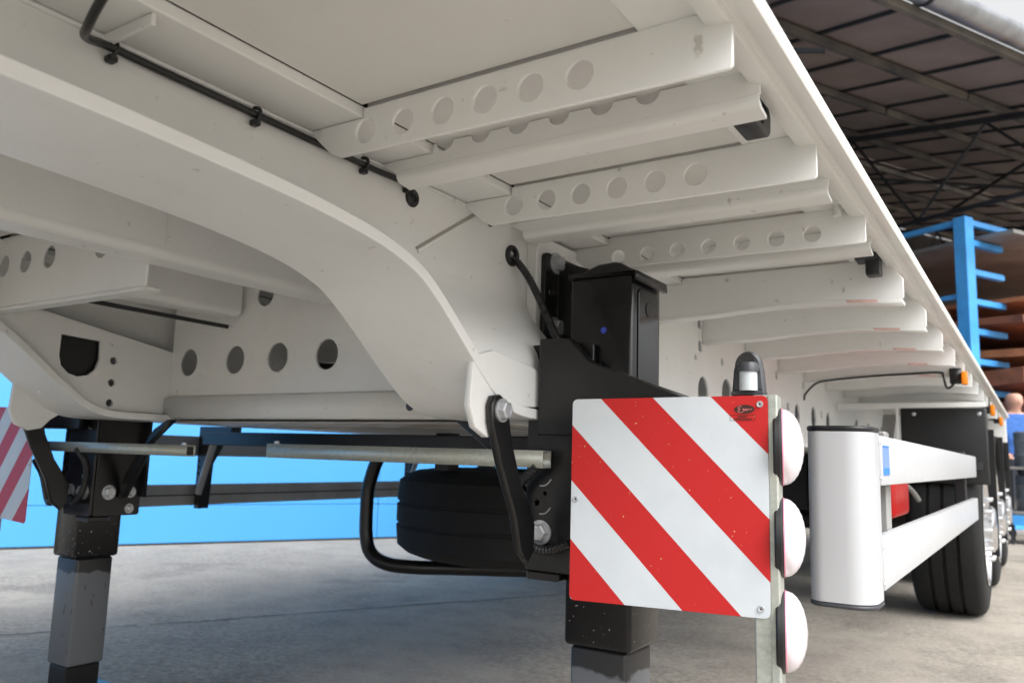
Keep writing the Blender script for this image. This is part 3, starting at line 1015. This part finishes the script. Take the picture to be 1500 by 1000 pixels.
# ---------------------------------------------------------------- side guards
def guard():
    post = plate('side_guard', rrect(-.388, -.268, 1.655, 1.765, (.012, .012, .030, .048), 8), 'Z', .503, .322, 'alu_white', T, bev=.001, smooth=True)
    plate('post_cap', rrect(-.389, -.267, 1.654, 1.766, (.012, .012, .030, .048), 8), 'Z', .826, .010, 'plastic', post, bev=.002)
    plate('post_cap', rrect(-.389, -.267, 1.654, 1.766, (.012, .012, .030, .048), 8), 'Z', .494, .008, 'greyplastic', post, bev=.002)
    for z0, z1 in ((.722, .822), (.519, .622)):
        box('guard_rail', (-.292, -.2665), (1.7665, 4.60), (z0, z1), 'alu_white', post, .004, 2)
        for k in range(2):
            lathe('rivet', [(0, .002), (.003, .0015), (.004, 0)], (-.2655, 1.752, z0 + .015 + .07 * k), (1, 0, 0), 'bolt', post, 10)
    box('guard_bracket', (-.340, -.294), (2.02, 2.07), (.51, .84), 'hanger', post, .004)
    box('guard_bracket', (-.340, -.294), (4.30, 4.35), (.51, .84), 'plastic', post, .004)
    return post
gp = guard()
# blue sticker on the upper rail
st = box('sticker', (-.2663, -.2657), (1.785, 1.865), (.742, .803), 'palebl', gp, 0)
box('sticker_band', (-.2656, -.2651), (1.788, 1.862), (.744, .757), 'blueprint', st, 0)
box('sticker_edge', (-.2656, -.2651), (1.788, 1.862), (.799, .802), 'blueprint', st, 0)
# far side guard: grey hollow rails on black hangers
far = box('side_guard', (-2.935, -2.905), (1.62, 4.65), (.522, .605), 'hanger', T, .005)
box('guard_rail', (-2.904, -2.900), (1.62, 4.65), (.561, .566), 'darkbase', far, 0)
box('guard_rail', (-2.935, -2.905), (1.9, 4.65), (.720, .800), 'hanger', far, .005)
for y in (2.10, 3.4):
    plate('guard_hanger', [(-2.90, .84), (-2.70, .84), (-2.70, .79), (-2.80, .77), (-2.86, .69), (-2.872, .51), (-2.90, .51)], 'Y', y, .05, 'black', far, [circ(-2.887, z, .006, 8) for z in (.70, .675, .65)])
    tube('hanger_brace', [(-2.78, y - .01, .80), (-2.865, y - .01, .57)], .014, 'hanger', far, straight=True)

# galvanised pull-out tubes that carry the signs
def sqtube(name, x0, x1, y, z, s, t, par):
    return plate(name, [(y - s, z - s), (y + s, z - s), (y + s, z + s), (y - s, z + s)], 'X', x0, x1 - x0, 'galv', par,
                 [[(y - s + t, z - s + t), (y + s - t, z - s + t), (y + s - t, z + s - t), (y - s + t, z + s - t)]], bev=.0008)
sqtube('sign_tube', -1.557, -.785, 1.332, .7545, .0165, .003, T)
lt = sqtube('sign_tube', -2.60, -1.870, 1.332, .747, .0145, .003, T)
box('tube_plug', (-1.885, -1.874), (1.3215, 1.3425), (.7365, .7575), 'dark_void', lt, 0)
bolt((-1.90, 1.332, .7615), (0, 0, 1), lt, .006)
bolt((-1.54, 1.332, .7710), (0, 0, 1), T, .006)

# ---------------------------------------------------------------- axles, wheels, mudguards
def wheel_parts(cx_out, yc, sgn, R=.45, W=.34):
    """tyre with tread grooves (outer side towards sgn), aluminium rim, hub and nuts"""
    c = (cx_out - sgn * W / 2, yc, R)
    h = W / 2
    pr = [(.285, -h + .02), (.30, -h + .004), (.36, -h), (.41, -h + .008), (.435, -h + .022), (R - .004, -h + .04)]
    for k in range(3):
        g = -h + .04 + (W - .08) * (k + 1) / 4
        pr += [(R, g - .012), (R - .014, g - .008), (R - .014, g + .004), (R, g + .008)]
    pr += [(R - .004, h - .04), (.435, h - .022), (.41, h - .008), (.36, h), (.30, h - .004), (.285, h - .02)]
    w = lathe('wheel', pr, c, (sgn, 0, 0), 'rubber', T, 56, closed=True)
    rim = [(.288, h - .015), (.296, h + .001), (.286, h + .004), (.270, h - .01), (.255, h - .05), (.225, h - .035), (.17, h - .015), (.14, h - .01), (.12, h - .02), (.12, h + .03), (.10, h + .045), (0, h + .05)]
    lathe('rim', rim, c, (sgn, 0, 0), 'alu', w, 48)
    for k in range(10):
        a = 2 * math.pi * k / 10
        lathe('wheel_nut', [(.013, 0), (.013, .025), (.010, .045), (0, .048)], (c[0] + sgn * (h - .012), yc + .16 * math.cos(a), R + .16 * math.sin(a)), (sgn, 0, 0), 'alu', w, 10)
    return w
AX = (5.07, 6.38, 7.69)
w1 = wheel_parts(-.258, AX[0], 1)
for a in AX[1:]:
    dup(w1, (0, a - AX[0], 0), T)
w2 = wheel_parts(2 * XC + .258, AX[0], -1)
for a in AX[1:]:
    dup(w2, (0, a - AX[0], 0), T)
ax_prev = None
for a in AX:
    tube('axle', [(-.60, a, .45), (2 * XC + .60, a, .45)], .065, 'black', T, straight=True)
    for s in (0, 1):
        MIR = bool(s)
        plate('axle_hanger', [(a - .62, .829), (a - .30, .829), (a - .38, .50), (a - .50, .42), (a - .58, .48)], 'X', -1.0, .10, 'black', T)
        lathe('air_bag', [(0, 0), (.09, 0), (.12, .03), (.13, .09), (.11, .12), (.13, .16), (.13, .22), (.10, .25), (0, .25)], (-.93, a + .28, .56), (0, 0, 1), 'rubber', T, 28)
        box('trailing_arm', (-.98, -.88), (a - .50, a + .36), (.50, .558), 'black', T, .006)
    MIR = False
# mudguards: a flat black front sheet, a curved top and rear flap for each wheel
for i, a in enumerate(AX):
    if i == 0:
        fs = box('mud_flap', (-.605, -.212), (4.66, 4.685), (.685, 1.066), 'plastic', T, .010, 3)
        for xx in (-.54, -.245):
            lathe('rivet', [(0, .003), (.008, .002), (.010, 0)], (xx, 4.6595, 1.035), (0, -1, 0), 'bolt', fs, 12)
    arch = [(a + .53 * math.cos(R_(t)), .45 + .53 * math.sin(R_(t))) for t in range(35, 146, 5)]
    arch2 = [(a + .536 * math.cos(R_(t)), .45 + .536 * math.sin(R_(t))) for t in range(145, 34, -5)]
    plate('mudguard', arch + arch2, 'X', -.60, .36, 'plastic', T, bev=0, smooth=True)
    box('mud_flap', (-.600, -.225), (a + .565, a + .572), (.26, 1.0), 'plastic', T, .002)
plate('mudguard_frame', [(-.91, 1.09), (-.91, 1.058), (-.62, 1.058), (-.62, .64), (-.608, .64), (-.608, 1.068), (-.215, 1.068), (-.215, 1.09)], 'Y', 4.62, .03, 'white', T)
box('chassis_plate', (-.93 - .04, -.93 - .02), (4.35, 4.45), (.86, 1.05), 'plastic', T, .003)
plate('wheel_stay', [(-.73, 1.05), (-.66, 1.05), (-.70, .80), (-.76, .80)], 'Y', 4.95, .01, 'hanger', T)
box('valve_box', (-1.45, -1.05), (4.55, 4.75), (.52, .82), 'plastic', T, .01)
tube('brake_hose', [(-.62, 4.3, .72), (-.55, 4.45, .66), (-.52, 4.55, .60)], .012, 'hanger', T)

# side marker lamps with their lead
ml = box('marker_lamp', (-.262, -.240), (3.865, 3.915), (1.112, 1.168), 'amber', T, .004, 2)
plate('lamp_bracket', [(3.89, 1.185), (3.94, 1.185), (3.94, 1.12), (3.90, 1.12)], 'X', -.308, .045, 'plastic', ml)
tube('lamp_lead', [(-.912, 3.90, 1.056), (-.905, 3.90, 1.085), (-.86, 3.905, 1.132), (-.80, 3.908, 1.147), (-.62, 3.910, 1.161), (-.45, 3.910, 1.168), (-.345, 3.910, 1.170), (-.332, 3.908, 1.150), (-.322, 3.906, 1.105), (-.305, 3.904, 1.106), (-.28, 3.90, 1.135)], .0048, 'cable', ml, 8, 3)
ml2 = box('marker_lamp', (-.262, -.236), (6.20, 6.26), (1.115, 1.185), 'amber', T, .004, 2)
box('lamp_bracket', (-.30, -.263), (6.20, 6.28), (1.13, 1.245), 'plastic', ml2, .002)
ml3 = box('marker_lamp', (-.262, -.236), (7.55, 7.61), (1.11, 1.18), 'amber', T, .004, 2)
box('lamp_bracket', (-.30, -.263), (7.55, 7.61), (1.13, 1.245), 'plastic', ml3, .002)
box('tail_panel', (2 * XC + .25, -.25), (Y1 + .002, Y1 + .03), (.86, 1.29), 'white', T, .004)

# ---------------------------------------------------------------- spare wheel and its carrier
hoop = tube('wheel_carrier', [(-1.70, 2.20, .785), (-1.86, 2.20, .780), (-1.985, 2.20, .750), (-2.035, 2.20, .655), (-2.045, 2.20, .58), (-2.04, 2.20, .46), (-2.01, 2.20, .400), (-1.94, 2.205, .372), (-1.84, 2.24, .366), (-1.70, 2.34, .366), (-1.3, 2.60, .366)], .024, 'black', T, 8, 6)
MIR = False
tube('wheel_carrier', [(-1.95, 2.85, .72), (-2.035, 2.85, .655), (-2.04, 2.85, .46), (-1.98, 2.85, .380), (-1.80, 2.85, .366), (-1.2, 2.85, .366)], .024, 'black', T, 8, 6)
for y in (2.2, 2.85):
    box('carrier_hanger', (-1.72, -1.66), (y - .03, y + .03), (.70, .828), 'black', T, .003)
spc = (-1.585, 2.62, .392)
SR, SW = .515, .315
pr = [(.285, .02), (.30, .004), (.37, 0), (.44, .008), (.48, .022), (SR - .006, .045)]
for k in range(2):
    g = .045 + (SW - .09) * (k + 1) / 3
    pr += [(SR, g - .010), (SR - .008, g - .007), (SR - .008, g + .003), (SR, g + .006)]
pr += [(SR - .006, SW - .045), (.48, SW - .022), (.44, SW - .008), (.37, SW), (.30, SW - .004), (.285, SW - .02)]
spw = thing('spare_wheel', 'spare wheel lying flat in the hoop carrier under the trailer', 'wheel', spc)
lathe('tyre', pr, spc, (0, 0, 1), 'rubber', spw, 64, closed=True)
lathe('rim', [(.285, .03), (.27, .05), (.25, .12), (.15, .15), (.12, .15), (.12, .16), (.15, .16), (.26, .13), (.285, SW - .03)], spc, (0, 0, 1), 'hanger', spw, 40)

# red storage box hung behind the guard
rb = thing('storage_box', 'red plastic box hanging between the white guard rails', 'box', (-.50, 3.1, .57))
box('body', (-.62, -.42), (3.05, 3.40), (.585, .76), 'red', rb, .02, 3)
box('lid', (-.63, -.41), (3.04, 3.41), (.761, .790), 'red', rb, .008, 2)
box('latch', (-.53, -.50), (3.028, 3.0395), (.735, .785), 'plastic', rb, .002)

# ================================================================ WARNING SIGNS
def warning_sign(near):
    global MIR
    A = Vector((-.6865, 1.250, .861)); B = Vector((-.3565, 1.286, .866))
    ud = (B - A); Wd = ud.length; ud.normalize()
    H = .341
    wd = Vector((0, 0, -1))
    nd = ud.cross(Vector((0, 0, 1)))        # towards the viewer side
    base = Vector((-.35, 1.33, .36))
    if MIR:
        base.x = 2 * XC - base.x
    S = thing('warning_sign', 'square red and white striped sign with three white lamps, beside the white guard post' if near else 'square red and white striped sign beside the landing leg near the blue wall', 'sign', base)
    mm = Matrix((ud, -nd, Vector((0, 0, 1)))).transposed().to_4x4()
    mm.translation = A
    pl = plate('sign_plate', rrect(0, Wd, -H, 0, .009, 5), 'Y', .0, .002, 'stripes', S, mat4=mm, bev=.0003)
    me = pl.data
    while me.uv_layers:
        me.uv_layers.remove(me.uv_layers[0])
    uv = me.uv_layers.new(name='UVMap')
    inv = (mm.inverted())
    for lp in me.loops:
        co = me.vertices[lp.vertex_index].co.copy()
        if MIR:
            co.x = 2 * XC - co.x
        q = inv @ co
        uv.data[lp.index].uv = (q.x / Wd, -q.z / H)
    def local(a, b, c):
        return mm @ Vector((a, c, b))
    def lbox(name, x, y, z, mt, par, bev=.001):
        m4 = mm @ Matrix.Translation(((x[0] + x[1]) / 2, (y[0] + y[1]) / 2, (z[0] + z[1]) / 2))
        return boxr(name, (x[1] - x[0], y[1] - y[0], z[1] - z[0]), m4, mt, par, bev)
    # rivets at the corners
    for a, b in ((Wd - .012, -.014), (Wd - .014, -H + .014), (.009, -H * .505), (.012, -.02)):
        if (a, b) == (.012, -.02):
            continue
        c = local(a, b, -.0003)
        lathe('rivet', [(.0016, .0016), (.0045, .0022), (.0055, 0)], c, nd, 'bolt', S, 14)
        lathe('rivet_core', [(0, .0012), (.0017, .0012), (.0017, 0)], c, nd, 'dark_void', S, 8)
    # galvanised carrier post behind the outer edge
    lbox('carrier_post', (Wd - .024, Wd + .014), (.0025, .046), (-.50, .001), 'galv', S, .002)
    lbox('carrier_edge', (Wd + .0005, Wd + .0125), (.0005, .0024), (-.50, .001), 'galv', S, .0005)
    lbox('carrier_arm', (.02, Wd - .0245), (.010, .038), (-.135, -.105), 'galv', S, .002)
    # three round lamps facing outwards
    lb = local(Wd + .0145, 0, .055)
    for z in (.7865, .6445, .5015)[:3 if near else 2]:
        c = Vector((lb.x - .013, lb.y - .010, z))
        la = Vector((.968, .25, 0))
        ln = lathe('lamp', [(0, 0), (.062, 0), (.0645, .003), (.0645, .010), (.0615, .0130), (0, .0130)], c, la, 'plastic', S, 48)
        rr = .0605
        dome = [(rr, .0136), (rr, .0155)] + [(rr * math.cos(R_(t)), .0155 + .031 * math.sin(R_(t)) + (.0006 if (t // 6) % 2 else 0)) for t in range(6, 90, 6)] + [(0, .0465)]
        lathe('lens', dome, c, la, 'lens', ln, 48, 60)
        lathe('lens_rim', [(rr + .0012, .0137), (rr + .0012, .0150), (rr - .001, .0165)], c, la, 'lensrim', ln, 48)
    if near:
        # small plate lamp standing on top
        c0 = .298
        hs = lbox('plate_lamp', (c0 - .0262, c0 + .0262), (.016, .05), (.0015, .010), 'greyplastic', S, .002)
        out = [(c0 - .0262, .008), (c0 - .0232, .044)] + [(c0 - .0215 + .0215 * (1 - math.cos(R_(t))), .050 + .025 * math.sin(R_(t))) for t in range(0, 181, 12)] + [(c0 + .0232, .044), (c0 + .0262, .008)]
        plate('housing', [(a, b) for a, b in out], 'Y', .022, .024, 'greyplastic', hs, bev=.004, mat4=mm, smooth=True)
        lathe('lens', [(0, .0), (.0145, .0), (.0145, .031), (0, .031)], local(c0 + .001, .0095, .0195), (0, 0, 1), 'palelens', hs, 24)
        lathe('hood', [(0, 0), (.0175, 0), (.0175, .010), (.014, .015), (0, .015)], local(c0 + .001, .0406, .0195), (0, 0, 1), 'greyplastic', hs, 24)
        for r in (.0030, .0055, .0080, .0105):
            torus('ring', local(c0, .0615, .0212), nd, r, .0011, 'dark_void', hs)
        # printed mark: dark oval with light script strokes, a framed box with two lines of print
        lg = Wd - .036
        lm = plate('printed_oval', circ(lg, -.0215, .0160, 32, .0072), 'Y', -.0006, .0005, 'ink', S, bev=0, mat4=mm)
        def stroke(pts, r, mt):
            tube('script_stroke', [local(a, b, -.0007) for a, b in pts], r, mt, lm, 5, 1)
        stroke([(lg - .004, -.0172), (lg - .0075, -.0168), (lg - .0095, -.0195), (lg - .0065, -.0212), (lg - .0095, -.0232), (lg - .0085, -.0262), (lg - .003, -.0258), (lg + .001, -.022)], .0006, 'inkred')
        stroke([(lg - .003, -.0222), (lg - .001, -.0206), (lg + .0, -.0240), (lg + .0025, -.0206), (lg + .0035, -.0240), (lg + .006, -.0208), (lg + .0075, -.0225), (lg + .0125, -.0208)], .0006, 'inkred')
        fx0, fx1, fz0, fz1 = lg - .0225, lg + .0165, -.0395, -.0305
        for xx, zz in (((fx0, fx1), (fz1 - .0004, fz1)), ((fx0, fx1), (fz0, fz0 + .0004)), ((fx0, fx0 + .0004), (fz0 + .0005, fz1 - .0005)), ((fx1 - .0004, fx1), (fz0 + .0005, fz1 - .0005))):
            lbox('print_frame', xx, (-.0006, -.0002), zz, 'ink', S, 0)
        for z, xa, xb in ((-.0332, lg - .0105, lg + .005), (-.0368, lg - .0165, lg + .011)):
            q = xa
            while q < xb:
                w = random.uniform(.0009, .0017)
                lbox('print_letter', (q, q + w), (-.0006, -.0002), (z - .0010, z + .0010), 'ink', S, 0)
                q += w + .0006
    return S
warning_sign(True)
MIR = True
warning_sign(False)
MIR = False
